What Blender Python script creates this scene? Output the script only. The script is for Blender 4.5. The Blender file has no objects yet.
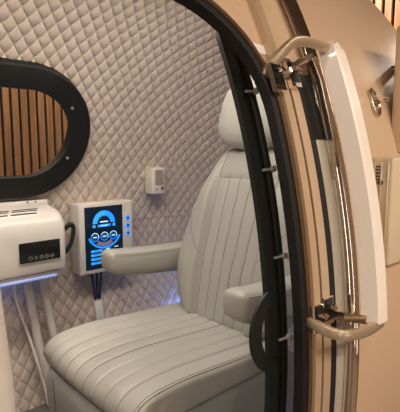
import bpy, bmesh, math, random
from math import sin, cos, pi, sqrt, radians as R
from mathutils import Vector, Matrix
random.seed(4)
scene = bpy.context.scene
COL = scene.collection

# ------------------------------------------------------------------ camera
F = 440.0; YAW = R(47.5); PIT = math.atan(56/440); CAM = Vector((0, 0, 1.3))
FW = Vector((cos(YAW)*cos(PIT), sin(YAW)*cos(PIT), -sin(PIT)))
RT = Vector((sin(YAW), -cos(YAW), 0)); UP = RT.cross(FW)
cd = bpy.data.cameras.new('camera'); co = bpy.data.objects.new('camera', cd); COL.objects.link(co)
co.matrix_world = Matrix.Translation(CAM) @ Matrix((RT, UP, -FW)).transposed().to_4x4()
cd.sensor_fit = 'HORIZONTAL'; cd.sensor_width = 36; cd.lens = 36*F/400; cd.clip_start = .02
scene.camera = co

# ------------------------------------------------------------------ materials
def mat(name, col, rough=.5, metal=0, coat=0, coat_rough=.05, spec=.5, emit=None, estr=0, sheen=0):
    m = bpy.data.materials.new(name); m.use_nodes = True
    b = m.node_tree.nodes['Principled BSDF']
    b.inputs['Base Color'].default_value = (*col, 1); b.inputs['Roughness'].default_value = rough
    b.inputs['Metallic'].default_value = metal; b.inputs['Coat Weight'].default_value = coat
    b.inputs['Coat Roughness'].default_value = coat_rough
    b.inputs['Specular IOR Level'].default_value = spec
    if emit: b.inputs['Emission Color'].default_value = (*emit, 1); b.inputs['Emission Strength'].default_value = estr
    return m
def noise_bump(m, scale, strength, dist=.001, colvar=0.0):
    nt = m.node_tree; b = nt.nodes['Principled BSDF']
    tc = nt.nodes.new('ShaderNodeTexCoord'); n = nt.nodes.new('ShaderNodeTexNoise')
    n.inputs['Scale'].default_value = scale; n.inputs['Detail'].default_value = 4
    nt.links.new(tc.outputs['Object'], n.inputs['Vector'])
    bp = nt.nodes.new('ShaderNodeBump'); bp.inputs['Strength'].default_value = strength; bp.inputs['Distance'].default_value = dist
    nt.links.new(n.outputs['Fac'], bp.inputs['Height']); nt.links.new(bp.outputs['Normal'], b.inputs['Normal'])
    if colvar:
        n2 = nt.nodes.new('ShaderNodeTexNoise'); n2.inputs['Scale'].default_value = 6
        nt.links.new(tc.outputs['Object'], n2.inputs['Vector'])
        mx = nt.nodes.new('ShaderNodeMix'); mx.data_type = 'RGBA'
        c = b.inputs['Base Color'].default_value[:]
        mx.inputs[6].default_value = tuple(x*(1-colvar) for x in c[:3])+(1,)
        mx.inputs[7].default_value = tuple(min(1, x*(1+colvar)) for x in c[:3])+(1,)
        nt.links.new(n2.outputs['Fac'], mx.inputs[0]); nt.links.new(mx.outputs[2], b.inputs['Base Color'])
    return m
M = {}
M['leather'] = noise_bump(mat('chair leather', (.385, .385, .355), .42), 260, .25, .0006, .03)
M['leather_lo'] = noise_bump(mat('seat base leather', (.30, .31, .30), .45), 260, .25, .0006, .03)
M['thread'] = mat('seam thread', (.16, .14, .12), .8)
M['quilt'] = noise_bump(mat('quilted lining leather', (.56, .48, .41), .42), 300, .2, .0005, .02)
M['shell'] = noise_bump(mat('beige gloss paint', (.56, .405, .275), .38, coat=.4, coat_rough=.25), 3, .05, .01)
M['shell2'] = mat('champagne door frame paint', (.56, .42, .29), .3, metal=.35, coat=.5, coat_rough=.1)
M['champ'] = mat('satin champagne metal', (.52, .42, .31), .32, metal=.6, coat=.3)
M['groove'] = mat('dark groove', (.05, .04, .03), .5)
M['black'] = mat('satin black', (.007, .008, .008), .5, spec=.35)
M['rubber'] = mat('black rubber', (.008, .008, .009), .55, spec=.3)
M['brown'] = mat('bronze trim', (.16, .10, .06), .3, metal=.6)
M['chrome'] = mat('chrome', (.86, .80, .74), .06, metal=1)
M['nickel'] = mat('brushed nickel', (.60, .52, .42), .22, metal=1)
M['silver'] = mat('steel bolt', (.62, .60, .56), .35, metal=.55)
M['white'] = mat('white plastic', (.78, .75, .70), .35, coat=.2)
M['whitegrip'] = mat('white grip', (.80, .74, .69), .35, coat=.2)
M['greypanel'] = mat('pale grey panel', (.36, .325, .275), .35)
M['darkglass'] = mat('dark glass', (.010, .012, .012), .16, spec=.35)
M['hose'] = mat('cream hose', (.62, .57, .51), .5)
M['cable'] = mat('black cable', (.015, .015, .015), .45)
M['ivory'] = mat('ivory plastic', (.60, .50, .36), .4)
M['cream'] = noise_bump(mat('cream upholstery', (.60, .555, .51), .6), 200, .2, .0005)
M['vent'] = mat('vent slot dark', (.06, .055, .05), .7)
M['screen'] = mat('screen black', (.004, .008, .014), .12, emit=(.0, .02, .05), estr=.35)
M['uiblue'] = mat('display blue', (.0, .1, .2), .4, emit=(.01, .22, .95), estr=1.5)
M['uicyan'] = mat('display cyan', (.0, .1, .2), .4, emit=(.04, .36, .95), estr=1.1)
M['uiwhite'] = mat('display white', (.3, .3, .3), .4, emit=(.6, .85, 1), estr=1.1)
M['uipink'] = mat('display rose glow', (.1, .1, .1), .4, emit=(.22, .14, .24), estr=.7)
M['uidark'] = mat('display navy', (.0, .02, .06), .4, emit=(.0, .06, .20), estr=.8)
M['icon'] = mat('faint icon', (.3, .28, .26), .5)
M['ledblue'] = mat('blue led strip', (.1, .2, .6), .4, emit=(.10, .28, 1), estr=48)
M['rim'] = mat('blue lit rim', (.5, .55, .7), .4, emit=(.25, .38, .9), estr=.55)  # weak emission standing in for blue light on the air unit's lower edge
M['ledsoft'] = mat('soft blue led strip', (.1, .2, .6), .4, emit=(.14, .30, 1), estr=5)
M['lampw'] = mat('ceiling lamp glow', (1, 1, 1), .4, emit=(1, .90, .78), estr=4.5)
M['lampwall'] = mat('wall lamp glow', (1, 1, 1), .4, emit=(1, .88, .76), estr=9)  # glow of the added strips that shell and chrome reflect
M['lampspot'] = mat('downlight glow', (1, 1, 1), .4, emit=(1, .80, .58), estr=60)
M['floorin'] = noise_bump(mat('chamber floor grey', (.16, .15, .14), .5), 30, .2, .001)
M['gapblack'] = mat('slat gap black', (.006, .005, .005), .8)
M['ceil'] = noise_bump(mat('dark ceiling', (.10, .075, .055), .8), 4, .1, .002)
M['wallplain'] = noise_bump(mat('warm plaster', (.26, .20, .15), .8), 5, .1, .002)
M['floor'] = noise_bump(mat('dark stone floor', (.14, .10, .075), .35), 3, .1, .002, .2)
def wood():
    m = mat('oak slat', (.5, .28, .14), .5); nt = m.node_tree; b = nt.nodes['Principled BSDF']
    tc = nt.nodes.new('ShaderNodeTexCoord'); mp = nt.nodes.new('ShaderNodeMapping'); mp.inputs['Scale'].default_value = (14, 14, .7)
    n = nt.nodes.new('ShaderNodeTexNoise'); n.inputs['Scale'].default_value = 3; n.inputs['Detail'].default_value = 6
    cr = nt.nodes.new('ShaderNodeValToRGB')
    cr.color_ramp.elements[0].color = (.27, .145, .07, 1); cr.color_ramp.elements[1].color = (.50, .29, .15, 1)
    cr.color_ramp.elements[0].position = .3; cr.color_ramp.elements[1].position = .7
    nt.links.new(tc.outputs['Object'], mp.inputs[0]); nt.links.new(mp.outputs[0], n.inputs['Vector'])
    nt.links.new(n.outputs['Fac'], cr.inputs[0]); nt.links.new(cr.outputs[0], b.inputs['Base Color']); return m
M['wood'] = wood()
def glassmat(name, tint, refl=.06):
    m = bpy.data.materials.new(name); m.use_nodes = True; nt = m.node_tree; nt.nodes.clear()
    o = nt.nodes.new('ShaderNodeOutputMaterial'); mx = nt.nodes.new('ShaderNodeMixShader')
    t = nt.nodes.new('ShaderNodeBsdfTransparent'); t.inputs[0].default_value = (*tint, 1)
    g = nt.nodes.new('ShaderNodeBsdfGlossy'); g.inputs['Roughness'].default_value = .02
    fr = nt.nodes.new('ShaderNodeFresnel'); fr.inputs['IOR'].default_value = 1.42
    nt.links.new(fr.outputs[0], mx.inputs[0]); nt.links.new(t.outputs[0], mx.inputs[1]); nt.links.new(g.outputs[0], mx.inputs[2])
    nt.links.new(mx.outputs[0], o.inputs[0]); return m
M['glass'] = glassmat('clear acrylic', (.93, .95, .96))
M['glasswin'] = glassmat('window acrylic', (.88, .86, .84))

# ------------------------------------------------------------------ mesh helpers
def ZP(x, z, off): return SP(x, sOf(z, off), off)
class MB:
    def __init__(s): s.v = []; s.f = []
    def add(s, v, f):
        n = len(s.v); s.v += [tuple(p) for p in v]; s.f += [tuple(i+n for i in q) for q in f]; return s
    def grid(s, rows, closed=False, caps=False):
        nr, nc = len(rows), len(rows[0]); v = [p for r in rows for p in r]; f = []
        for i in range(nr-1):
            for j in range(nc if closed else nc-1):
                k = (j+1) % nc; f.append((i*nc+j, i*nc+k, (i+1)*nc+k, (i+1)*nc+j))
        if caps: f.append(tuple(range(nc-1, -1, -1))); f.append(tuple((nr-1)*nc+j for j in range(nc)))
        return s.add(v, f)
    def box(s, c, d, bev=0, seg=3, rot=None):
        bm = bmesh.new(); bmesh.ops.create_cube(bm, size=1)
        bmesh.ops.scale(bm, vec=d, verts=bm.verts)
        if bev: bmesh.ops.bevel(bm, geom=bm.edges[:], offset=bev, segments=seg, profile=.5, affect='EDGES')
        T = Matrix.Translation(c) @ (rot.to_4x4() if rot else Matrix())
        bm.verts.index_update()
        s.add([T @ v.co for v in bm.verts], [[v.index for v in f.verts] for f in bm.faces]); bm.free(); return s
    def tube(s, pts, r, n=10, closed=False, flat=None):
        pts = [Vector(p) for p in pts]; N = len(pts); rows = []; prev = None
        for i, p in enumerate(pts):
            a = pts[(i-1) % N] if (closed or i > 0) else p; b = pts[(i+1) % N] if (closed or i < N-1) else p
            t = (b-a).normalized()
            if prev is None:
                ref = Vector((0, 0, 1)) if abs(t.z) < .9 else Vector((1, 0, 0)); u = t.cross(ref).normalized()
            else: u = (prev - t*prev.dot(t)).normalized()
            prev = u; w = t.cross(u); rr = r[i] if isinstance(r, (list, tuple)) else r
            rows.append([p + u*rr*cos(2*pi*k/n) + w*rr*sin(2*pi*k/n) for k in range(n)])
        if closed: rows.append(rows[0])
        return s.grid(rows, closed=True, caps=not closed)
    def disc(s, c, n, r, th=.004, seg=24):
        n = Vector(n).normalized(); c = Vector(c); return s.tube([c, c+n*th], r, seg)
    def build(s, name, m, parent=None, smooth=True, ang=40, **kw):
        me = bpy.data.meshes.new(name); me.from_pydata(s.v, [], s.f); me.update()
        bm = bmesh.new(); bm.from_mesh(me); bmesh.ops.recalc_face_normals(bm, faces=bm.faces); bm.to_mesh(me); bm.free()
        me.materials.append(m)
        if smooth:
            me.polygons.foreach_set('use_smooth', [True]*len(me.polygons)); me.set_sharp_from_angle(angle=R(ang))
        o = bpy.data.objects.new(name, me); COL.objects.link(o)
        if parent:
            o.parent = parent; o.matrix_parent_inverse = Matrix.Identity(4)
            w = parent; off = Vector((0, 0, 0))
            while w: off += w.location; w = w.parent
            me.transform(Matrix.Translation(-off))
        for k, x in kw.items(): o[k] = x
        return o
def thing(name, loc, label, cat, group=None):
    e = bpy.data.objects.new(name, None); COL.objects.link(e); e.location = loc; e.empty_display_size = .1
    e['label'] = label; e['category'] = cat
    if group: e['group'] = group
    return e
def lerp(a, b, t): return a+(b-a)*t
def sm(t): t = max(0, min(1, t)); return t*t*(3-2*t)
def interp(tab, x):
    if x <= tab[0][0]: return tab[0][1]
    for (a, b), (c, d) in zip(tab, tab[1:]):
        if x <= c: return lerp(b, d, sm((x-a)/(c-a)) if False else (x-a)/(c-a))
    return tab[-1][1]

# ------------------------------------------------------------------ vessel geometry (elliptical cylinder, domed ends)
YC, ZC, A0, B0 = 1.30, .831, .85, 1.269
XD, LD, XL = 1.30, 1.3, -1.15
TAB = [(0, 0)]
for i in range(1, 901):
    p = (i-.5)*pi/1800; TAB.append((TAB[-1][0]+pi/1800*sqrt((A0*sin(p))**2+(B0*cos(p))**2), i*pi/1800))
SQ = TAB[-1][0]
def phi(s):
    q = abs(s); q = min(q, SQ); i = int(q/SQ*900*.9)
    lo, hi = 0, 900
    while hi-lo > 1:
        m = (lo+hi)//2
        if TAB[m][0] <= q: lo = m
        else: hi = m
    a, b = TAB[lo], TAB[hi]; v = lerp(a[1], b[1], (q-a[0])/(b[0]-a[0]))
    return v if s >= 0 else -v
def sOf(z, off=0):
    p = math.asin(max(-1, min(1, (z-ZC)/(B0+off)))); i = min(899, int(abs(p)/(pi/2)*900))
    v = lerp(TAB[i][0], TAB[i+1][0], abs(p)/(pi/2)*900-i); return v if p >= 0 else -v
def SP(x, s, off=0, far=False):
    """x unrolled along the axis, s arc length from mid height"""
    p = phi(s); k = 1; X = x
    if x > XD: u = (x-XD)/LD; X = XD+(LD+off)*sin(u); k = cos(u)
    elif x < XL: u = (XL-x)/LD; X = XL-(LD+off)*sin(u); k = cos(u)
    a, b = (A0+off), (B0+off)
    return Vector((X, YC+(1 if far else -1)*a*cos(p)*k, ZC+b*sin(p)*k))
XMAX = XD+LD*pi/2; XMIN = XL-LD*pi/2

# rounded rectangle door path, d = outward offset
DX0, DX1, DS0, DS1, DR = -.62, .686, -.92, sOf(1.583), .23
def rrect(d, n=14, x0=DX0, x1=DX1, s0=DS0, s1=DS1, r=DR):
    x0 -= d; x1 += d; s0 -= d; s1 += d; r = max(.002, r+d); out = []
    def edge(a, b, m):
        for i in range(m): out.append((lerp(a[0], b[0], i/m), lerp(a[1], b[1], i/m)))
    def arc(c, a0):
        for i in range(n): t = a0+pi/2*i/n; out.append((c[0]+r*cos(t), c[1]+r*sin(t)))
    edge((x1, s0+r), (x1, s1-r), 50); arc((x1-r, s1-r), 0)
    edge((x1-r, s1), (x0+r, s1), 20); arc((x0+r, s1-r), pi/2)
    edge((x0, s1-r), (x0, s0+r), 30); arc((x0+r, s0+r), pi)
    edge((x0+r, s0), (x1-r, s0), 20); arc((x1-r, s0+r), 1.5*pi)
    return out
def ring(section, path, far=False, **kw):
    mb = MB(); rows = []
    ps = [path(d, **kw) for d, o in section]
    for i in range(len(ps[0])):
        rows.append([SP(ps[j][i][0], ps[j][i][1], section[j][1], far) for j in range(len(section))])
    rows.append(rows[0]); return mb.grid(rows, closed=True)
def rail(section, s0, s1, n=90, far=False, mb=None):
    mb = mb or MB(); rows = []
    for i in range(n+1):
        s = lerp(s0, s1, i/n); rows.append([SP(x, s, o, far) for x, o in section])
    return mb.grid(rows, closed=True, caps=True)
def stadium(d, cx=.765, cs=.0, L=.62, r=.213, n=30):
    out = []; r = r+d
    for i in range(n+1): t = -pi/2+pi*i/n; out.append((cx+r*cos(t), cs+r*sin(t)))
    for i in range(1, 12): out.append((cx-L*i/12, cs+r))
    for i in range(n+1): t = pi/2+pi*i/n; out.append((cx-L+r*cos(t), cs+r*sin(t)))
    for i in range(1, 12): out.append((cx-L+L*i/12, cs-r))
    return out
WCS = (sOf(1.571, -.05)+sOf(1.185, -.05))/2
def in_stad(x, s, d, L=.62, cx=.765, r=.205):
    px = max(cx-L, min(cx, x)); return sqrt((x-px)**2+(s-WCS)**2) < r+d

chamber = thing('hyperbaric_chamber', (.25, YC, -.44), 'large glossy beige capsule chamber with quilted lining, open sliding door and oval window', 'pressure chamber')
# outer shell
def frange(a, b, st):
    n = max(1, round((b-a)/st)); return [lerp(a, b, i/n) for i in range(n+1)]
BX0, BX1, BS0, BS1 = -.9, .96, -1.2, 1.15
mb = MB()
xs = frange(XMIN, BX0, .06)[:-1]+frange(BX0, BX1, .03)[:-1]+frange(BX1, XMAX, .03)
ss = frange(-SQ, BS0, .05)[:-1]+frange(BS0, BS1, .05)[:-1]+frange(BS1, SQ, .03)
v = [SP(x, s) for x in xs for s in ss]; n = len(ss); f = []
for i in range(len(xs)-1):
    for j in range(n-1):
        cx = (xs[i]+xs[i+1])/2; cs = (ss[j]+ss[j+1])/2
        if BX0 < cx < BX1 and BS0 < cs < BS1: continue
        f.append((i*n+j, i*n+j+1, (i+1)*n+j+1, (i+1)*n+j))
mb.add(v, f)
ss = frange(-SQ, SQ, .03); xs = frange(XMIN, -.2, .08)[:-1]+frange(-.2, 1.3, .02)[:-1]+frange(1.3, XMAX, .05)
v = [SP(x, s, 0, True) for x in xs for s in ss]; n = len(ss); f = []
for i in range(len(xs)-1):
    for j in range(n-1):
        if in_stad((xs[i]+xs[i+1])/2, (ss[j]+ss[j+1])/2, .065): continue
        f.append((i*n+j, i*n+j+1, (i+1)*n+j+1, (i+1)*n+j))
mb.add(v, f)
inner = rrect(0); K = 14; rows = []
cxy = ((DX0+DX1)/2, (DS0+DS1)/2)
for (x, s) in inner:
    dx, ds = x-cxy[0], s-cxy[1]
    t = 1e9
    if dx > 1e-6: t = min(t, (BX1-cxy[0])/dx)
    if dx < -1e-6: t = min(t, (BX0-cxy[0])/dx)
    if ds > 1e-6: t = min(t, (BS1-cxy[1])/ds)
    if ds < -1e-6: t = min(t, (BS0-cxy[1])/ds)
    rows.append([SP(lerp(x, cxy[0]+dx*t, k/K), lerp(s, cxy[1]+ds*t, k/K)) for k in range(K+1)])
rows.append(rows[0]); mb.grid(rows)
shell = mb.build('outer_shell', M['shell'], chamber, ang=60)

# quilted lining (far side + ends + near side around the door)
QW, QH, IN = .060, .084, -.035
def pillow(x, s):
    p = x/QW+s/QH; q = x/QW-s/QH; fp = p-math.floor(p); fq = q-math.floor(q)
    return .0135*(16*fp*(1-fp)*fq*(1-fq))**.42
mb = MB(); FR = (0, .05, .13, .3, .5, .7, .87, .95); NF = len(FR)
idx = {}; v = []; f = []
def qv(P_, Q_):
    key = (P_, Q_)
    if key not in idx:
        p = P_//NF+FR[P_ % NF]; q = Q_//NF+FR[Q_ % NF]; x = (p+q)/2*QW; s = (p-q)/2*QH
        fp = FR[P_ % NF]; fq = FR[Q_ % NF]
        hgt = .0095*min(1, (4*fp*(1-fp)))**.5*min(1, (4*fq*(1-fq)))**.5
        xx = max(-.12, min(XMAX-.03, x)); s_ = max(-1.27, min(SQ-.0, s))
        idx[key] = len(v); v.append(SP(xx, s_, IN-hgt, True))
    return idx[key]
for a in range(-60*NF//1, 70*NF):
    for b in range(-60*NF, 70*NF):
        pc = a/NF; qc = b/NF; x = (pc+qc)/2*QW; s_ = (pc-qc)/2*QH
        if x < -.1 or x > XMAX-.04 or s_ < -1.25 or s_ > SQ-.005: continue
        if in_stad(x, s_, .04): continue
        f.append((qv(a, b), qv(a+1, b), qv(a+1, b+1), qv(a, b+1)))
mb.add(v, f)
xs = frange(XMIN, -.1, .08); ss2 = frange(-SQ, SQ, .06)
mb.grid([[SP(x, s, IN, True) for s in ss2] for x in xs])
mb.grid([[SP(x, s, IN, True) for s in frange(-SQ, -1.25, .06)] for x in frange(-.1, XMAX, .08)])
xs = frange(XMIN, DX0-.02, .06)[:-1]+frange(DX0-.02, DX1+.03, .05)[:-1]+frange(DX1+.03, XMAX, .05)
ss = frange(-SQ, DS0-.02, .05)[:-1]+frange(DS0-.02, DS1+.03, .05)[:-1]+frange(DS1+.03, SQ, .05)
v = [SP(x, s, IN) for x in xs for s in ss]; n = len(ss); f = []
for i in range(len(xs)-1):
    for j in range(n-1):
        cx = (xs[i]+xs[i+1])/2; cs = (ss[j]+ss[j+1])/2
        if DX0-.02 < cx < DX1+.03 and DS0-.02 < cs < DS1+.03: continue
        f.append((i*n+j, i*n+j+1, (i+1)*n+j+1, (i+1)*n+j))
mb.add(v, f)
lining = mb.build('quilted_lining', M['quilt'], chamber, ang=30, label='cream diamond quilted lining')
mb = MB(); s_seam = sOf(.912, -.05)
mb.tube([SP(x, s_seam, IN-.006, True) for x in frange(.95, 2.6, .05)], .0035, 6)
mb.build('lining_seam', M['quilt'], chamber)
# interior floor
mb = MB(); rows = []
for i in range(41):
    x = lerp(-1.9, 2.1, i/40)
    k = 1
    if x > XD: k = sqrt(max(0, 1-((x-XD)/(LD+IN))**2))
    if x < XL: k = sqrt(max(0, 1-((XL-x)/(LD+IN))**2))
    h = (A0+IN-.01)*sqrt(max(.0, k*k-((.10-ZC)/(B0+IN))**2))
    rows.append([(x, YC-h, .10), (x, YC+h, .10), (x, YC+h, .085), (x, YC-h, .085)])
mb.grid(rows, closed=True, caps=True).build('cabin_floor', M['floorin'], chamber, label='grey cabin floor')
# cabin ceiling lamp and blue strip
mb = MB()
mb.box((.6, YC, ZC+B0-.095), (1.9, .22, .03), .01)
mb.build('cabin_ceiling_light', M['lampw'], chamber, label='glowing cabin ceiling light')
mb = MB(); mb.tube([SP(x, sOf(.29, IN), IN-.025, True) for x in frange(1.60, 2.05, .05)], .009, 8)
mb.build('led_strip', M['ledblue'], chamber, label='blue glowing light strip')

# door gasket + frame strips
ring([(-.011, -.018), (.0, -.018), (.001, .003), (-.002, .006), (-.009, .006), (-.012, .003)], rrect).build('door_gasket', M['rubber'], chamber, label='black rubber door seal')
ring([(.002, -.01), (.0125, -.01), (.0125, .008), (.002, .008)], rrect).build('door_trim', M['brown'], chamber, label='thin bronze trim beside the black seal')
sT, sB = 1.55, -1.4
rail([(.699, 0), (.720, 0), (.720, .015), (.699, .015)], sB, sT).build('frame_strip', M['shell2'], chamber, label='inner champagne frame strip')
rail([(.720, -.004), (.7295, -.004), (.7295, .008), (.720, .008)], sB, sT).build('frame_groove', M['groove'], chamber, label='dark groove line')
s29 = sOf(1.475)
rail([(.729, 0), (.755, 0), (.755, .014), (.729, .014)], sB, s29).build('frame_strip', M['shell2'], chamber, label='outer champagne frame strip')
# recessed door-side panel, slit, dark glass, chrome
def taper(s): # the recess narrows towards its rounded top
    return sm((s-sOf(1.22))/(s29-sOf(1.22)))*.022
def rail2(fn, s0, s1, n=90):
    mb = MB(); rows = []
    for i in range(n+1):
        s = lerp(s0, s1, i/n); rows.append([SP(x, s, o) for x, o in fn(s)])
    return mb.grid(rows, closed=True, caps=True)
rail2(lambda s: [(.7555, 0), (.7760, 0), (.7760, .0135), (.7555, .0135)], sB, s29-.01).build('frame_slit', M['rubber'], chamber, label='black slit')
rail([(.776, 0), (.815, 0), (.815, .010), (.80, .014), (.782, .014), (.776, .012)], sB, sOf(1.315)).build('side_panel', M['greypanel'], chamber, label='pale grey side panel')
rail([(.7565, 0), (.815, 0), (.815, .015), (.7565, .015)], sOf(1.315)+.002, s29-.03).build('side_window', M['darkglass'], chamber, label='dark glass side panel')
# chrome half round trim
def half(cx, r, oc, n=10, flat=1.0): return [(cx+r*cos(pi*i/n), oc+r*flat*sin(pi*i/n)) for i in range(n+1)]
rail(half(.828, .016, .012, flat=1.4), sB, sT, 120).build('chrome_trim', M['chrome'], chamber, label='polished chrome trim')
rail([(.868, -.004), (.880, -.004), (.880, .004), (.868, .004)], sB, sT).build('shell_seam', M['groove'], chamber, label='dark shell seam')
# chrome arch over the dark glass panel
# sticker
mb = MB(); mb.grid([[SP(x, s, .0015) for x in (.660, .705)] for s in (sOf(1.484), sOf(1.503))])
stk = mb.build('sticker', M['whitegrip'], shell, smooth=False, label='small pale sticker')

# oval window
mb = ring([(-.002, -.062), (-.002, -.072), (.004, -.078), (.103, -.078), (.110, -.072), (.110, -.03), (.06, -.03), (.05, -.062)], stadium, far=True, cs=WCS)
win = mb.build('window_ring', M['black'], chamber, ang=35, label='wide black oval window frame')
ring([(.035, .02), (.035, -.06), (.045, -.06), (.045, .02)], stadium, far=True, cs=WCS).build('window_sleeve', M['black'], win)
ring([(.035, .025), (.035, .012), (.095, .012), (.095, .025)], stadium, far=True, cs=WCS).build('window_rim', M['black'], win)
mb = MB()
for j in range(24):
    pass
rows = []
for o in (.0, .008):
    pth = stadium(.03, cs=WCS)
    for a in range(1, 9):
        rows.append([SP(.455+(x-.455)*a/8, WCS+(s-WCS)*a/8, o-.060, True) for x, s in pth])
g = MB(); g.grid(rows[:8], closed=True); g.build('window_pane', M['glasswin'], win, label='clear window pane')
for (px_, ps_) in [(.972, sOf(1.493, -.08)), (.976, sOf(1.262, -.08)), (.10, sOf(1.493, -.08)), (.10, sOf(1.262, -.08))]:
    c = SP(px_, ps_, -.077, True); c2 = SP(px_, ps_, -.084, True)
    MB().tube([c, c2], .0065, 12).build('bolt', M['silver'], win)

# sliding acrylic door, pushed open to the right
def band(off0, off1, x0, x1, s0, s1, n=80): return [(x0, off0), (x1, off0), (x1, off1), (x0, off1)]
sTop = sOf(1.570, -.06); sBot = -1.05
mb = MB(); rows = []
for i in range(91):
    s = lerp(sBot, sTop, i/90); c = .022*max(0, (s-(sTop-.03))/.03)
    rows.append([SP(x, s, o) for x, o in ((.652+c, -.070), (.688, -.070), (.691, -.067), (.691, -.061), (.688, -.059), (.652+c, -.059))])
mb.grid(rows, closed=True, caps=True)
door = mb.build('sliding_door', M['black'], chamber, label='black framed clear sliding door')
mb = MB(); mb.tube([SP(.700, s, -.062) for s in frange(sBot, sTop-.01, .03)], .0095, 10); mb.build('edge_seal', M['rubber'], door)
mb = MB(); rows = [[SP(x, s, -.064) for s in frange(sBot, sTop, .04)] for x in frange(.69, 1.9, .06)]
mb.grid(rows); mb.build('door_glass', M['glass'], door, label='clear curved glass')
for z in (1.418, 1.262, 1.091, .927):
    mb = MB(); s = sOf(z, -.05)
    mb.tube([SP(.676, s, -.054), SP(.703, s, -.050)], .0026, 8); mb.tube([SP(.702, s, -.058), SP(.702, s, -.044)], .0062, 12)
    mb.build('door_bolt', M['silver'], door)
# D shaped pull handle
sH = sOf(.948, -.06); mb = MB(); rows = []
for i in range(33):
    a = -pi/2+pi*i/32; ro, ri = 1.0, .74
    x0 = .672-.079*cos(a); s0_ = sH+.088*sin(a); x1 = .672-.050*cos(a); s1_ = sH+.060*sin(a)
    rows.append([SP(x0, s0_, -.052), SP(x1, s1_, -.052), SP(x1, s1_, -.059), SP(x0, s0_, -.059)])
mb.grid(rows, closed=True, caps=True); mb.build('door_handle', M['black'], door, label='black curved pull handle')

# ---------------- outer grab handle with arms and hinge blocks
gh = thing('grab_handle', SP(.85, sOf(.95), .0), 'tall curved white grab bar on metal arms beside the chrome trim', 'handle')
zt, zb = 1.512, .957
mb = MB(); rows = []
for i in range(61):
    t = i/60; s = lerp(sOf(zb, .06), sOf(zt, .06), t); e = .012*max(0, 1-(1-t)/.04)**2
    sec = [(.811+e*.3, .048), (.855-e, .048), (.858-e, .052), (.857-e, .078), (.854-e, .082-e), (.824+e*.3, .082-e), (.820+e*.3, .079)]
    rows.append([SP(x, s, o) for x, o in sec])
mb.grid(rows, closed=True, caps=True); mb.build('grip', M['whitegrip'], gh, ang=30, label='white grip')
def bez(pts, n=8, r=.03):
    """round the corners of a polyline"""
    P = [Vector(p) for p in pts]; out = [P[0]]
    for a, b, c in zip(P, P[1:], P[2:]):
        r1 = min(r, (a-b).length*.49); r2 = min(r, (c-b).length*.49)
        s_, e_ = b+(a-b).normalized()*r1, b+(c-b).normalized()*r2
        for i in range(n+1):
            t = i/n; out.append(s_*(1-t)**2+b*2*t*(1-t)+e_*t*t)
    out.append(P[-1]); return out
def flatbar(pts, hw, ht, upv):
    mb = MB(); rows = []; N = len(pts)
    for i, p in enumerate(pts):
        t = (pts[min(i+1, N-1)]-pts[max(i-1, 0)]).normalized(); w = Vector(upv); w = (w-t*w.dot(t)).normalized(); u = t.cross(w)
        c = .25
        rows.append([p+w*hw*a+u*ht*b for a, b in ((-1, -1+c), (-1+c, -1), (1-c, -1), (1, -1+c), (1, 1-c), (1-c, 1), (-1+c, 1), (-1, 1-c))])
    return mb.grid(rows, closed=True, caps=True)
pb = bez([ZP(.694, .978, .0), ZP(.688, .968, .072), ZP(.790, .955, .078), ZP(.860, .950, .066)], r=.045)
flatbar(pb, .0095, .006, (0, 0, 1)).build('arm', M['champ'], gh, label='lower brushed metal arm')
pt_ = bez([ZP(.672, 1.440, .0), ZP(.692, 1.480, .036), ZP(.725, 1.512, .062), ZP(.845, 1.503, .066)], r=.05)
pa_ = bez([ZP(.7125, 1.443, .018), ZP(.713, 1.450, .030), ZP(.750, 1.471, .030), ZP(.808, 1.494, .030), ZP(.8165, 1.44, .030), ZP(.816, 1.31, .026), ZP(.816, 1.24, .015)], r=.016)
ARCH = pa_
flatbar(ARCH, .0060, .0055, (0, -.9, .4)).build('panel_arch', M['nickel'], chamber, label='brushed metal arch over the dark glass')
flatbar(pt_, .0095, .006, (0, -.4, 1)).build('arm', M['champ'], gh, label='upper curved metal arm')
for z0, z1, zz in ((.955, 1.008, .98), (1.406, 1.455, 1.43)):
    for X in ((.707, .742) if zz < 1.2 else (.683, .737)):
        mb = MB(); up_ = 0 if zz < 1.2 else .006; s0_, s1_ = sOf(z0+(X-.71)*.2), sOf(z1+(X-.71)*.2)
        x0, x1 = X-.0155, X+.0155
        # chrome-edged plate
        mb.grid([[SP(x, s, o) for x, s, o in ((x0, ss_, .015), (x1, ss_, .015), (x1, ss_, .0195+up_), (x0, ss_, .0195+up_))] for ss_ in frange(s0_, s1_, .01)], closed=True, caps=True)
        hb = mb.build('hinge_plate', M['chrome'], gh, label='chrome hinge plate')
        mb = MB(); i_ = .003
        mb.grid([[SP(x, s, o) for x, s, o in ((x0+i_, ss_, .018), (x1-i_, ss_, .018), (x1-i_, ss_, .021+up_), (x0+i_, ss_, .021+up_))] for ss_ in frange(s0_+.009, s1_-.003, .01)], closed=True, caps=True)
        mb.build('recess', M['darkglass'], hb)
        mb = MB(); sc_ = (s0_+s1_)/2+.006
        mb.tube([SP(X, sc_, .018), SP(X, sc_, .034+up_)], [.0050, .0062], 12)
        mb.tube([SP(X-.011, sc_+.004, .028+up_), SP(X+.012, sc_-.003, .030+up_)], .0032, 10)
        mb.build('pivot', M['chrome'], hb)
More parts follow.
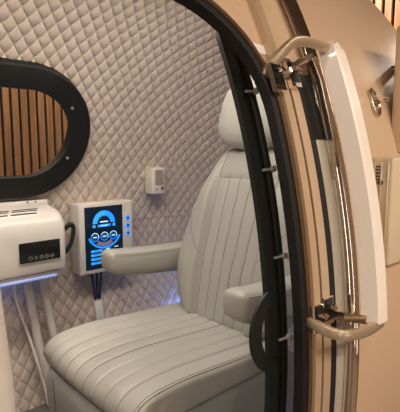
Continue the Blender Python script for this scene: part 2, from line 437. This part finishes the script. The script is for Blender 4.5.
# lower mirror-dark bracket between hinge and chrome
mb = MB()
q = [SP(.752, sOf(.985), .012), SP(.818, sOf(.965), .012), SP(.818, sOf(.965), .060), SP(.752, sOf(.985), .045)]
q2 = [p+Vector((0, 0, -.018)) for p in q]
mb.grid([q, q2], closed=True, caps=True); mb.build('bracket', M['nickel'], gh, smooth=False, label='dark metal bracket block')
mb = MB()
q = [SP(.752, sOf(1.462), .012), SP(.805, sOf(1.478), .012), SP(.805, sOf(1.478), .040), SP(.752, sOf(1.462), .035)]
q2 = [p+Vector((0, 0, -.014)) for p in q]
mb.grid([q, q2], closed=True, caps=True); mb.build('bracket', M['nickel'], gh, smooth=False, label='dark metal bracket block')

# ---------------- fittings on the right of the shell
lt = thing('shell_latch', SP(1.11, sOf(1.435), 0), 'small round chrome latch in a beige recess on the shell, above the ivory box', 'latch')
c = SP(1.112, sOf(1.420), .0); nrm = (c-Vector((c.x, YC, ZC))).normalized(); nrm = Vector((0, -cos(.49), sin(.49)*.7)).normalized()
mb = MB(); mb.grid([[SP(1.100+.020*cos(t)*k, sOf(1.418)+.038*(abs(sin(t))**.7)*(1 if sin(t) > 0 else -1)*k, o) for t in [2*pi*i/28 for i in range(28)]] for k, o in ((1.0, .0), (1.0, .007), (.86, .009), (.80, .004), (.1, .004))], closed=True)
mb.build('escutcheon', M['nickel'], lt)
mb = MB(); mb.tube([c+nrm*.003, c+nrm*.022], .006, 14); mb.tube([c+nrm*.024+Vector((-.016, 0, 0)), c+nrm*.024+Vector((.018, 0, 0))], .0065, 12)
mb.build('knob', M['chrome'], lt, label='chrome knob')
bx = thing('control_box', (1.08, .47, 1.04), 'ivory ribbed box with small vent slots mounted low on the beige shell, below the latch', 'box')
mb = MB(); mb.box((1.110, .478, 1.156), (.225, .076, .255), .008)
body = mb.build('housing', M['ivory'], bx)
mb = MB()
for k in range(3): mb.box((.9970, .452+.016*k, 1.165), (.004, .004, .215), .0015, 1)
mb.build('rib', M['ivory'], body)
for k in range(6):
    MB().box((.9972, .474, 1.262-.0075*k), (.004, .012, .0035)).build('vent_slot', M['vent'], body, smooth=False)
mb = MB(); mb.tube([Vector((.998, .468, 1.225)), Vector((.9955, .468, 1.225))], .006, 12); mb.build('button', M['vent'], body, label='small dark round button')
mb = MB(); mb.box((1.17, .432, 1.185), (.09, .024, .12), .008); mb.build('cover', M['ivory'], bx)
ap = thing('access_panel', (1.2, .56, 1.30), 'tall flat beige panel standing out from the shell right of the chrome latch', 'panel')
mb = MB(); mb.box((1.280, .515, 1.455), (.22, .030, .325), .006); pn = mb.build('panel_body', M['shell'], ap)
mb = MB(); mb.box((1.280, .498, 1.455), (.18, .006, .285), .002); mb.build('panel_inset', M['shell'], ap)
for z_ in (1.34, 1.53): MB().tube([(1.30, .525, z_), (1.30, .60, z_)], .012, 12).build('mount_post', M['nickel'], ap)

# ------------------------------------------------------------------ armchair
CY = 1.235
ch = thing('armchair', (.95, CY, .10), 'grey-beige pleated leather recliner chair facing left inside the chamber', 'chair')
PL = [-.215+.0615*k for k in range(8)]   # pleat seams across the seat (relative Y)
def groove(y, lines, w=.004, d=.0045):
    g = 0
    for l in lines:
        t = abs(y-l)/w
        if t < 2.4: g = max(g, math.exp(-t*t))
    return d*g
def crown(y, lines, h):
    for a, b in zip(lines, lines[1:]):
        if a <= y <= b: t = (y-a)/(b-a); return h*4*t*(1-t)
    return 0
# seat cushion: profile loop in XZ, lofted across Y
prof = [(1.30, .585), (1.18, .588), (1.05, .597), (.92, .606), (.82, .612), (.74, .611), (.68, .606), (.642, .594), (.616, .573), (.606, .548), (.612, .524), (.630, .510), (.66, .506), (.80, .506), (1.0, .506), (1.30, .506)]
def dens(P, n):
    P = [Vector((a, b, 0)) for a, b in P]; L = [0]
    Q = []
    for i in range(len(P)-1):       # catmull-rom
        p0, p1, p2, p3 = P[max(i-1, 0)], P[i], P[i+1], P[min(i+2, len(P)-1)]
        for k in range(6):
            t = k/6; Q.append(.5*((2*p1)+(p2-p0)*t+(2*p0-5*p1+4*p2-p3)*t*t+(3*p1-p0-3*p2+p3)*t**3))
    Q.append(P[-1]); return Q
PR = dens(prof, 6)
ntop = 6*10
HW = .305
ys = sorted(set([round(lerp(-HW, HW, i/150), 5) for i in range(151)]+[-HW+.002, -HW+.006, HW-.006, HW-.002]))
rows = []
cen = Vector((.95, .55, 0))
for y in ys:
    e = HW-abs(y); rr = .022; inset = rr-sqrt(max(0, rr*rr-(rr-min(e, rr))**2)) if e < rr else 0
    far_lift = .012*sm((y-.12)/.15)*(1-sm((y-.27)/.035)) - .010*sm((-y-.20)/.1)*0
    row = []
    for i, p in enumerate(PR):
        a = PR[max(i-1, 0)]; b = PR[min(i+1, len(PR)-1)]; t = (b-a).normalized(); nrm = Vector((t.y, -t.x, 0))
        if nrm.dot(p-cen) < 0: nrm = -nrm
        q = p-nrm*inset
        if i <= ntop:
            q = q-nrm*(groove(y, PL)-crown(y, PL, .0025)); q = q+Vector((0, far_lift, 0))
            q.y += .006*cos((p.x-.95)*3)*(1-(y/HW)**2)
        else: q = q
        # gentle outward bow of the front edge
        q.x += (.014-.010*(1-(y/HW)**2))*sm((.9-p.x)/.3)
        row.append(Vector((q.x, CY+.012+y, q.y)))
    rows.append(row)
cush = MB().grid(rows, closed=True, caps=True).build('seat_cushion', M['leather'], ch, ang=60, label='pleated seat cushion')
def on_cush(y, i, lift=-.0045):
    k = min(range(len(ys)), key=lambda k: abs(ys[k]-y)); return rows[k][i]
mb = MB()
for l in PL:
    mb.tube([on_cush(l, i)+Vector((0, 0, .0006)) for i in range(0, 58)], .0011, 5)
mb.build('seat_stitching', M['thread'], cush)
mb = MB()
for yy in (-HW+.012, HW-.012): MB().tube([on_cush(yy, i)+Vector((0, 0, .0005)) for i in range(0, 58)], .0015, 5).build('seat_piping', M['thread'], cush)
MB().tube([on_cush(-HW+.020, i)+Vector((0, 0, .0005)) for i in range(0, 56)], .0010, 5).build('seat_piping', M['thread'], cush)

# seat base
mb = MB(); rows_ = []
for z, gx, gy in ((.10, .04, .03), (.12, .03, .02), (.25, .012, .008), (.38, 0, 0), (.46, 0, 0), (.492, .006, .006), (.503, .02, .02)):
    x0, x1, y0, y1 = .612+gx, 1.36-gx, CY+.012-.295+gy, CY+.012+.295-gy; r = .05; r_ = []
    for cx, cy, a0 in ((x1-r, y1-r, 0), (x0+r, y1-r, pi/2), (x0+r, y0+r, pi), (x1-r, y0+r, 1.5*pi)):
        for k in range(8): a = a0+pi/2*k/7; r_.append((cx+r*cos(a), cy+r*sin(a), z))
    rows_.append(r_)
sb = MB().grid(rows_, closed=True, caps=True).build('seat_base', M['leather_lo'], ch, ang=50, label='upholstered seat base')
for sg in (-1, 1): MB().tube([(.611, CY+.012+sg*y, z) for y, z in ((.20, .49), (.19, .44), (.185, .35), (.183, .22), (.18, .12))], .0012, 5).build('base_seam', M['thread'], sb)
# backrest: loft upwards, cross sections perpendicular to the recline
REC = R(14.5); BU = Vector((sin(REC), 0, cos(REC))); BN = Vector((-cos(REC), 0, sin(REC)))   # up along the back, out of its front
B00 = Vector((1.29, CY, .53)); HB = .80
WT = [(0, .19), (.04, .235), (.10, .290), (.17, .325), (.25, .340), (.35, .335), (.48, .312), (.60, .278), (.70, .245), (.76, .222), (.79, .19), (.80, .16)]
TH = [(0, .05), (.05, .075), (.25, .085), (.5, .075), (.7, .06), (.77, .05), (.80, .025)]
PW = [(0, .135), (.2, .142), (.45, .152), (.70, .165), (.80, .15)]
BP = [-.1, -.075, -.025, .025, .075]
def bsec(t):
    w = interp(WT, t); th = interp(TH, t); pw = min(interp(PW, t), w*.82); out = []; N = 150
    endf = sm(t/.05)*sm((HB-t)/.03)
    for i in range(N+1):
        x = -w+2*w*i/N; base = th*(max(0, 1-abs(x/w)**3.2))**(1/2.2)
        ed = abs(x)-pw
        bol = .034*sm(ed/.03)*sm((w-abs(x))/.03)*endf*sm((.80-t)/.25)
        lines = [pw*k/2.5 for k in (-2.5, -1.5, -.5, .5, 1.5, 2.5)]
        g = 0
        if t < .66 : g = groove(x, lines)-(crown(x, lines, .002) if abs(x) < pw else 0)
        else: g = groove(x, (lines[0], lines[-1]))
        g += .006*math.exp(-((t-.66)/.006)**2)*(1 if abs(x) < pw else 0)
        out.append((x, base+bol-g*endf))
    for i in range(1, 24):
        x = w-2*w*i/24; out.append((x, -.5*th*(max(0, 1-abs(x/w)**3.2))**(1/2.2)))
    return out, lines
rows = []; linepts = [[] for _ in range(6)]; cross = []
ts = [HB*i/90 for i in range(91)]
for t in ts:
    sec, lines = bsec(t); c = B00+BU*t
    rows.append([c+Vector((0, x, 0))+BN*y for x, y in sec])
    for k, l in enumerate(lines):
        j = min(range(151), key=lambda j: abs(sec[j][0]-l))
        if .03 < t < (.66 if 0 < k < 5 else .77): linepts[k].append(rows[-1][j]+BN*.0006)
    if abs(t-.66) < .006 and not cross: cross = [rows[-1][j]+BN*.001 for j in range(151) if abs(sec[j][0]) < min(interp(PW, t), .3)]
bk = MB().grid(rows, closed=True, caps=True).build('backrest', M['leather'], ch, ang=60, label='reclined backrest with pleated centre and side bolsters')
mb = MB()
for l in linepts: mb.tube(l, .0011, 5)
if cross: mb.tube(cross[::6], .0012, 5)
for sg in (-1, 1):   # bolster seams
    pp = []
    for ti in range(3, 86):
        sec, lines = bsec(ts[ti]); w = interp(WT, ts[ti]); xx = sg*w*.93
        j = min(range(151), key=lambda j: abs(sec[j][0]-xx)); pp.append(rows[ti][j]+BN*.0005)
    mb.tube(pp, .0011, 5)
    pp = []
    for ti in range(34, 54):
        sec, lines = bsec(ts[ti]); w = interp(WT, ts[ti]); pw_ = interp(PW, ts[ti]); u_ = (ti-34)/20
        xx = sg*lerp(pw_+.006, w*.9, u_); j = min(range(151), key=lambda j: abs(sec[j][0]-xx)); pp.append(rows[ti][j]+BN*.0005)
    mb.tube(pp, .0010, 5)
mb.build('backrest_stitching', M['thread'], bk)
# headrest
def pillow_mesh(c, ux, uy, uz, a, b, h, pw=2.6, pz=2.8, n=40, m=28, taper=0):
    mb = MB(); rows = []
    for i in range(m+1):
        v_ = -pi/2+pi*i/m; cz = sin(v_); sz = (1 if cz > 0 else -1)*abs(cz)**(2/pz); k = max(.001, abs(cos(v_)))**(2/pz)
        r_ = []
        for j in range(n):
            t = 2*pi*j/n; cx, cy = cos(t), sin(t)
            x = (1 if cx > 0 else -1)*abs(cx)**(2/pw)*a*k*(1+taper*sz); y = (1 if cy > 0 else -1)*abs(cy)**(2/pw)*b*k
            r_.append(c+ux*x+uy*y+uz*h*sz)
        rows.append(r_)
    return mb.grid(rows, closed=True, caps=True)
HC = B00+BU*(HB+.150)+BN*.050
HC.y = CY+.025
hr = pillow_mesh(HC, Vector((0, 1, 0)), BN, BU, .195, .066, .165, taper=-.06).build('headrest', M['leather'], ch, ang=70, label='padded headrest')
mb = MB(); pp = []
for i in range(60):
    t = 2*pi*i/60; x = (1 if cos(t) > 0 else -1)*abs(cos(t))**(2/2.8)*.160; y = (1 if sin(t) > 0 else -1)*abs(sin(t))**(2/2.8)*.137
    pp.append(HC+Vector((0, x*(1-.06*y/.155), 0))+BU*y+BN*.046)
for sg in (-1, 1):
    MB().tube([B00+BU*(HB-.05)+Vector((0, sg*.06, 0)), HC+Vector((0, sg*.06, -.05))], .008, 10).build('headrest_post', M['chrome'], ch)
mb = MB(); mb.box(HC+Vector((.02, .172, -.105)), (.05, .035, .03), .008); mb.build('headrest_clip', M['cable'], ch)
# armrests
for yc_, nm, x0 in ((CY+.398, 'far', .945), (CY-.345, 'near', .950)):
    mb = MB(); rows_ = []; x1 = 1.47; N = 30
    for i in range(N+1):
        u = i/N; x = lerp(x0, x1, u*u*.75+u*.25)
        e = min(1, (x-x0)/.040); k = max(0, 1-(1-e)**2.6)**(1/2.6) if e < 1 else 1; k = max(.25, k)
        e2 = min(1, (x1-x)/.04); k *= max(.3, sqrt(max(0, 1-(1-e2)**2)))
        hz = .049*lerp(1, 1.45, u)*(.35+.65*k); hy = .058*(.45+.55*k); zc = .829-.055*u
        r_ = []
        for j in range(28):
            t = 2*pi*j/28; cx, cy = cos(t), sin(t)
            r_.append(Vector((x, yc_+(1 if cx > 0 else -1)*abs(cx)**(2/3.6)*hy, zc+(1 if cy > 0 else -1)*abs(cy)**(2/3.0)*hz)))
        rows_.append(r_)
    ar = MB().grid(rows_, closed=True, caps=True).build('armrest', M['leather'], ch, ang=65, label='padded armrest')
    mb = MB()
    for zz in (.62, -.62):
        mb.tube([Vector((r_[0].x, yc_-(r_[0].y-yc_)*.965, (r_[7].z+r_[21].z)/2+zz*(r_[7].z-r_[21].z)/2*1.22)) for r_ in rows_[3:28]], .0013, 5)
    mb.build('armrest_piping', M['thread'], ar)
    MB().box((1.42, (yc_+CY)/2, .79), (.06, abs(yc_-CY)+.02, .05), .012).build('armrest_hinge', M['black'], ch, label='black armrest pivot bar')

# ------------------------------------------------------------------ wall mounted air unit
ac = thing('air_conditioner', (.58, 2.0, .72), 'boxy white air unit with dark touch display mounted under the oval window', 'air unit')
P = [(2.085, 1.040), (2.05, 1.048), (2.02, 1.044), (1.93, 1.030), (1.893, 1.012), (1.868, .975), (1.860, .93), (1.862, .84), (1.868, .775), (1.882, .742), (1.91, .728), (2.0, .716), (2.075, .712)]
X0, X1 = .22, .885; rows = []
for i in range(25):
    u = i/24; x = lerp(X0, X1, u); e = min(x-X0, X1-x); rr = .028
    k = rr-sqrt(max(0, rr*rr-(rr-min(e, rr))**2)); c_ = Vector((2.05, .88)); r_ = []
    for y, z in P:
        d = Vector((y, z))-c_; d = d*(1-k/d.length) if y < 2.07 else d; q = c_+d; r_.append(Vector((x, q.x, q.y)))
    rows.append(r_)
# denser ends
rows = []
for x in [X0, X0+.003, X0+.010, X0+.028]+[lerp(X0+.03, X1-.03, i/12) for i in range(13)]+[X1-.028, X1-.018, X1-.010, X1-.003, X1]:
    e = min(x-X0, X1-x); rr = .028; k = rr-sqrt(max(0, rr*rr-(rr-min(e, rr))**2)); c_ = Vector((2.05, .88)); r_ = []
    for y, z in P:
        d = Vector((y, z))-c_; d = d*(1-k/d.length) if y < 2.07 else d; q = c_+d; r_.append(Vector((x, q.x, q.y)))
    rows.append(r_)
acb = MB().grid(rows, closed=True, caps=True).build('housing', M['white'], ac, ang=50)
for r_i, yv in enumerate((1.915, 1.938, 1.961)):
    for k in range(4):
        x0 = .34+.125*k+.012*r_i; zv = interp([(1.893, 1.012), (1.93, 1.030), (2.02, 1.044)], yv)
        MB().box((x0, yv, zv), (.112, .009, .004), rot=Matrix.Rotation(R(8), 3, 'X')).build('vent_slot', M['vent'], acb, smooth=False)
mb = MB(); mb.box((.77, 2.075, 1.048), (.24, .02, .030), .006); fl = mb.build('mount_flange', M['white'], ac)
for x in (.79, .83): MB().disc((x, 2.065, 1.056), (0, -1, 0), .004, .002).build('screw', M['vent'], fl)
mb = MB(); mb.box((.757, 1.8595, .862), (.182, .008, .088), .0035, 2); disp = mb.build('display', M['darkglass'], ac, label='dark touch display')
yf = 1.8545
def ringm(c, r, w, a0=0, a1=2*pi, n=28, th=.0008, ax=0):
    mb = MB(); rows_ = []
    for i in range(n+1):
        a = lerp(a0, a1, i/n); ca, sa = cos(a), sin(a)
        rows_.append([Vector((c[0]+(r+s_*w/2)*ca, c[1]+o, c[2]+(r+s_*w/2)*sa)) for s_, o in ((-1, 0), (1, 0), (1, -th), (-1, -th))])
    return mb.grid(rows_, closed=True, caps=True)
for k, x in enumerate((.712, .736, .760, .784, .808)):
    z = .836
    if k == 1:
        mb = MB()
        for sg in (-1, 1): mb.box((x, yf, z), (.018, .001, .0022), rot=Matrix.Rotation(sg*R(50), 3, 'Y'))
        mb.build('icon', M['icon'], disp, smooth=False)
    else:
        mb = ringm((x, yf, z), .0075, .002)
        if k > 1: mb.box((x, yf-.0004, z), (.010, .001, .002))
        mb.build('icon', M['icon'], disp, smooth=False)
mb = MB(); mb.box((.60, 1.8665, .762), (.5, .003, .002)); mb.build('panel_line', M['vent'], acb, smooth=False)
MB().box((.55, 1.884, .735), (.58, .008, .012), .003, 1).build('light_rim', M['rim'], ac, label='faint blue lit lower rim')  # no lamp: the blue light on this edge is put into its material
MB().box((.56, 2.03, .700), (.55, .010, .008), .003, 1).build('led_strip', M['ledsoft'], ac, label='blue glowing strip under the unit')
# hoses under the unit
def hose(name, pts, r, label, cat, group=None, m='hose', n=12):
    P_ = [Vector(p) for p in pts]; Q = []
    for i in range(len(P_)-1):
        p0, p1, p2, p3 = P_[max(i-1, 0)], P_[i], P_[i+1], P_[min(i+2, len(P_)-1)]
        for k in range(8):
            t = k/8; Q.append(.5*((2*p1)+(p2-p0)*t+(2*p0-5*p1+4*p2-p3)*t*t+(3*p1-p0-3*p2+p3)*t**3))
    Q.append(P_[-1])
    o = MB().tube(Q, r, n).build(name, M[m]); o['label'] = label; o['category'] = cat
    if group: o['group'] = group
    return o
hose('air_hose', [(.755, 2.02, .725), (.765, 2.03, .62), (.775, 2.015, .50), (.785, 1.975, .34), (.80, 1.93, .21), (.81, 1.90, .112)], .020, 'left of the two thick cream hoses dropping from the air unit', 'hose')
hose('air_hose', [(.83, 2.02, .725), (.835, 2.03, .64), (.845, 2.012, .52), (.86, 1.975, .36), (.865, 1.93, .22), (.87, 1.90, .112)], .019, 'right of the two cream hoses under the air unit, beside the seat', 'hose')
hose('drain_tube', [(.700, 2.02, .725), (.705, 2.04, .62), (.73, 2.03, .50), (.755, 1.985, .36), (.775, 1.93, .20), (.78, 1.90, .112)], .006, 'thin pale tube left of the thick cream hoses', 'tube', m='white')
hose('power_cable', [(.875, 2.03, .86), (.935, 2.00, .915), (.962, 1.99, .940), (.980, 1.99, .925), (.976, 1.995, .87), (.955, 2.0, .82), (.92, 2.02, .785), (.875, 2.03, .77)], .0105, 'black cable loop between the air unit and the tablet screen', 'cable', m='cable')

# ------------------------------------------------------------------ wall screen
mo = thing('control_monitor', (1.175, 2.05, .66), 'white framed upright touch monitor with blue gauges on the quilted wall', 'monitor')
fr_ = MB().box((1.175, 2.05, .848), (.318, .10, .368), .010).build('frame', M['white'], mo)
sc = MB().box((1.157, 1.9995, .850), (.222, .004, .325), .0015, 1).build('screen', M['screen'], mo, smooth=False, label='lit dark blue screen')
y0 = 1.9970
def ui(mb, m, name='gauge'): return mb.build(name, M[m], sc, smooth=False)
ui(ringm((1.155, y0, .925), .052, .026, pi*.45, pi), 'uicyan', 'dial_arc')
ui(ringm((1.155, y0, .925), .052, .026, 0, pi*.45), 'uiblue', 'dial_arc')
ui(ringm((1.155, y0, .925), .0345, .003, 0, pi), 'uidark', 'dial_arc')
ui(MB().box((1.155, y0, .932), (.046, .001, .006)), 'uiwhite', 'reading')
ui(MB().box((1.155, y0, .912), (.074, .001, .013)), 'uiblue', 'reading')
ui(MB().box((1.155, y0-.0006, .912), (.040, .001, .004)), 'uiwhite', 'reading')
for x in (1.097, 1.213): ui(MB().disc((x, y0, .912), (0, -1, 0), .0085, .0008), 'uicyan', 'indicator')
for x in (1.100, 1.155, 1.208):
    ui(MB().disc((x, y0, .855), (0, -1, 0), .020, .0006), 'uidark', 'round_gauge')
    ui(ringm((x, y0-.0006, .855), .0215, .003, -.4, 2.6), 'uiwhite', 'gauge_ring')
    ui(ringm((x, y0-.0006, .855), .0215, .003, 2.6, 2*pi-.4), 'uiblue', 'gauge_ring')
    ui(MB().box((x, y0-.0012, .855), (.020, .001, .005)), 'uiwhite', 'reading')
ui(ringm((1.157, y0+.0004, .895), .100, .009, pi*1.14, pi*1.86, n=40), 'uiblue', 'glow_arc')
ui(ringm((1.157, y0+.0003, .885), .072, .022, pi*1.30, pi*1.70, n=30), 'uipink', 'glow_arc')
for k, z in enumerate((.783, .762, .741, .720)):
    w = .064 if k != 3 else .066
    mb = MB(); mb.box((1.108, y0, z), (w, .001, .012)); ui(mb, 'uicyan', 'menu_button')
    ui(MB().box((1.108, y0-.0006, z+.001), (.030, .001, .003)), 'uidark', 'menu_text')
for x, z in ((1.175, .787), (1.225, .792), (1.175, .765), (1.225, .768)): ui(MB().box((x, y0, z), (.024, .001, .0035)), 'uiwhite' if z > .78 else 'uiblue', 'reading')
for z in (.937, .896, .855):
    mb = MB(); mb.disc((1.300, 2.0, z), (0, -1, 0), .0125, .004); bt = mb.build('button', M['uiblue'], mo, label='blue lit round button')
    MB().disc((1.300, 1.996, z), (0, -1, 0), .0065, .002).build('button_centre', M['cable'], bt)
for k in range(3):
    x = 1.105+.030*k
    hose('screen_cable', [(x, 2.055, .668), (lerp(x, 1.124+.013*k, .3), 2.055, .62), (lerp(x, 1.124+.013*k, .8), 2.055, .55), (1.124+.013*k, 2.055, .50)], .0065,
         ['leftmost', 'middle', 'rightmost'][k]+' of the three black cables under the blue monitor', 'cable', 'cables under the monitor', 'cable', 8)
cdt = MB().box((1.139, 2.052, .445), (.044, .026, .13), .004, 2, rot=Matrix.Rotation(R(-12), 3, 'X')).build('cable_trunking', M['white'])
cdt['label'] = 'white cable trunking gathering the black cables below the monitor'; cdt['category'] = 'cable cover'

# small white sensor box
sn = thing('wall_sensor', (1.53, 2.02, 1.05), 'small white sensor box on the quilted wall beside the chair back', 'sensor')
WB = SP(1.53, sOf(1.125, IN), IN, True).y
sb_ = MB(); rows = []
for z, yf_ in ((1.052, .068), (1.058, .074), (1.10, .074), (1.19, .060), (1.200, .052)):
    pass
mb = MB(); mb.box((1.515, WB-.040, 1.126), (.088, .075, .150), .007); hs = mb.build('housing', M['white'], sn)
MB().box((1.520, WB-.0785, 1.145), (.058, .003, .085), .001, 1).build('face_plate', M['greypanel'], sn, label='pale grey face plate')
MB().disc((1.500, WB-.077, 1.078), (0, -1, 0), .0045, .002).build('sensor_hole', M['vent'], hs)
MB().box((1.540, WB-.0785, 1.083), (.014, .002, .018)).build('badge', M['brown'], hs, smooth=False, label='tiny bronze badge')

# cream panel at the left edge, near the lens
mb = MB(); rows = []
for z in [.10]+[lerp(.12, 1.20, i/24) for i in range(25)]+[1.25, 1.30, 1.34, 1.362]:
    k = 0 if z < 1.20 else (1-sqrt(max(0, 1-((z-1.20)/.17)**2)))*.10
    x1 = .239-.018*sm((z-.85)/.35)-k; x0 = -.25+k; y0_, y1_ = .70+k*.2, .86-k*.2; r = .025; r_ = []
    for cx, cy, a0 in ((x1-r, y1_-r, 0), (x0+r, y1_-r, pi/2), (x0+r, y0_+r, pi), (x1-r, y0_+r, 1.5*pi)):
        for q in range(7): a = a0+pi/2*q/6; r_.append((cx+r*cos(a), cy+r*sin(a), z))
    rows.append(r_)
o = MB().grid(rows, closed=True, caps=True).build('upholstered_panel', M['cream'], ang=50)
o['label'] = 'plain cream upholstered panel edge at the lower left, in front of the air unit'; o['category'] = 'panel'

# ------------------------------------------------------------------ the room round the chamber
FZ, CZ, RX0, RX1, RY0, RY1 = -.45, 2.75, -2.9, 3.25, -2.6, 3.0
def struct(mb, name, m, smooth=False): return mb.build(name, M[m], smooth=smooth, kind='structure')
struct(MB().box(((RX0+RX1)/2, (RY0+RY1)/2, FZ-.05), (RX1-RX0, RY1-RY0, .1)), 'floor', 'floor')
struct(MB().box(((RX0+RX1)/2, (RY0+RY1)/2, CZ+.05), (RX1-RX0, RY1-RY0, .1)), 'ceiling', 'ceil')
struct(MB().box((RX0-.05, (RY0+RY1)/2, (FZ+CZ)/2), (.1, RY1-RY0, CZ-FZ)), 'wall_left', 'wallplain')
struct(MB().box(((RX0+RX1)/2, RY0-.05, (FZ+CZ)/2), (RX1-RX0, .1, CZ-FZ)), 'wall_front', 'wallplain')
struct(MB().box(((RX0+RX1)/2, RY1+.05, (FZ+CZ)/2), (RX1-RX0+.2, .1, CZ-FZ)), 'wall_back', 'gapblack')
struct(MB().box((RX1+.05, (RY0+RY1)/2, (FZ+CZ)/2), (.1, RY1-RY0, CZ-FZ)), 'wall_right', 'gapblack')
mb = MB(); x = RX0+.03
while x < RX1-.04: mb.box((x+.020, RY1-.012, (FZ+CZ)/2), (.040, .024, CZ-FZ-.002), .003, 1); x += .058
struct(mb, 'trim_1', 'wood')
mb = MB(); y = RY0+.03
while y < RY1-.08: mb.box((RX1-.012, y+.026, (FZ+CZ)/2), (.024, .052, CZ-FZ-.002), .003, 1); y += .074
struct(mb, 'trim_2', 'wood')

# downlights in the room ceiling
def area(name, loc, size, power, col, target=None, sy=None, shape='DISK'):
    l = bpy.data.lights.new(name, 'AREA'); l.energy = power; l.color = col; l.shape = shape; l.size = size
    if sy: l.size_y = sy
    o_ = bpy.data.objects.new(name, l); COL.objects.link(o_); o_.location = loc
    d = (Vector(target)-Vector(loc)) if target else Vector((0, 0, -1)); o_.rotation_euler = d.to_track_quat('-Z', 'Y').to_euler(); return o_
first = None; nth = 0
spots = [(.3, -1.3), (1.6, -1.4), (-.9, -1.0), (-2.0, .6), (.6, -1.9), (2.3, -2.0), (.9, 2.72), (.0, 2.72), (2.75, 1.8)]
for (x, y) in spots:
    if first is None:
        t = thing('downlight', (x, y, CZ-.03), 'round warm ceiling downlight over the chamber', 'lamp', 'ceiling downlights')
        MB().tube([(x, y, CZ-.028), (x, y, CZ-.001)], .075, 24).build('lamp_ring', M['black'], t)
        MB().tube([(x, y, CZ-.031), (x, y, CZ-.027)], .055, 24).build('lamp_glass', M['lampspot'], t)
        first = t
    else:
        t = first.copy(); COL.objects.link(t); t.location = (x, y, CZ-.03)
        for c_ in list(first.children):
            d = c_.copy(); COL.objects.link(d); d.parent = t
    area('downlight_beam', (x, y, CZ-.04), .11, 25 if y < 2 else 15, (1, .83, .66))
tt = thing('wall_light', (RX1-.07, .2, 2.32), 'slim horizontal white wall light high on the right slatted wall', 'lamp')  # unseen strip added so the shell reflects a soft highlight band
MB().box((RX1-.05, .2, 2.32), (.05, 1.3, .14), .008).build('lamp_body', M['black'], tt)
MB().box((RX1-.078, .2, 2.32), (.01, 1.24, .10), .003).build('diffuser', M['lampwall'], tt)
for k, (x, y, rz_) in enumerate(((-.6, RY0+.03, 0), (1.4, RY0+.03, 0), (RX0+.03, -1.0, pi/2))):  # unseen upright strips added to give the chrome bright streaks
    tt = thing('wall_light', (x, y, -.38), ['slim vertical white wall light left of the front wall centre', 'slim vertical white wall light on the right of the front wall', 'slim vertical white wall light on the left wall'][k], 'lamp')
    MB().box((x, y, .97), (.14, .05, 2.7) if not rz_ else (.05, .14, 2.7), .008).build('lamp_body', M['black'], tt)
    MB().box((x+(.028 if rz_ else 0), y+(0 if rz_ else .028), .97), (.10, .01, 2.64) if not rz_ else (.01, .10, 2.64), .003).build('diffuser', M['lampwall'], tt)
area('cabin_ceiling_beam', (.6, YC, ZC+B0-.125), 1.8, 13, (1, .89, .77), shape='RECTANGLE', sy=.2)

w = bpy.data.worlds.new('world'); scene.world = w; w.use_nodes = True
w.node_tree.nodes['Background'].inputs[0].default_value = (.9, .7, .5, 1); w.node_tree.nodes['Background'].inputs[1].default_value = .1
vs = scene.view_settings; vs.view_transform = 'Standard'; vs.look = 'None'; vs.exposure = 0; vs.gamma = 1; vs.use_curve_mapping = False
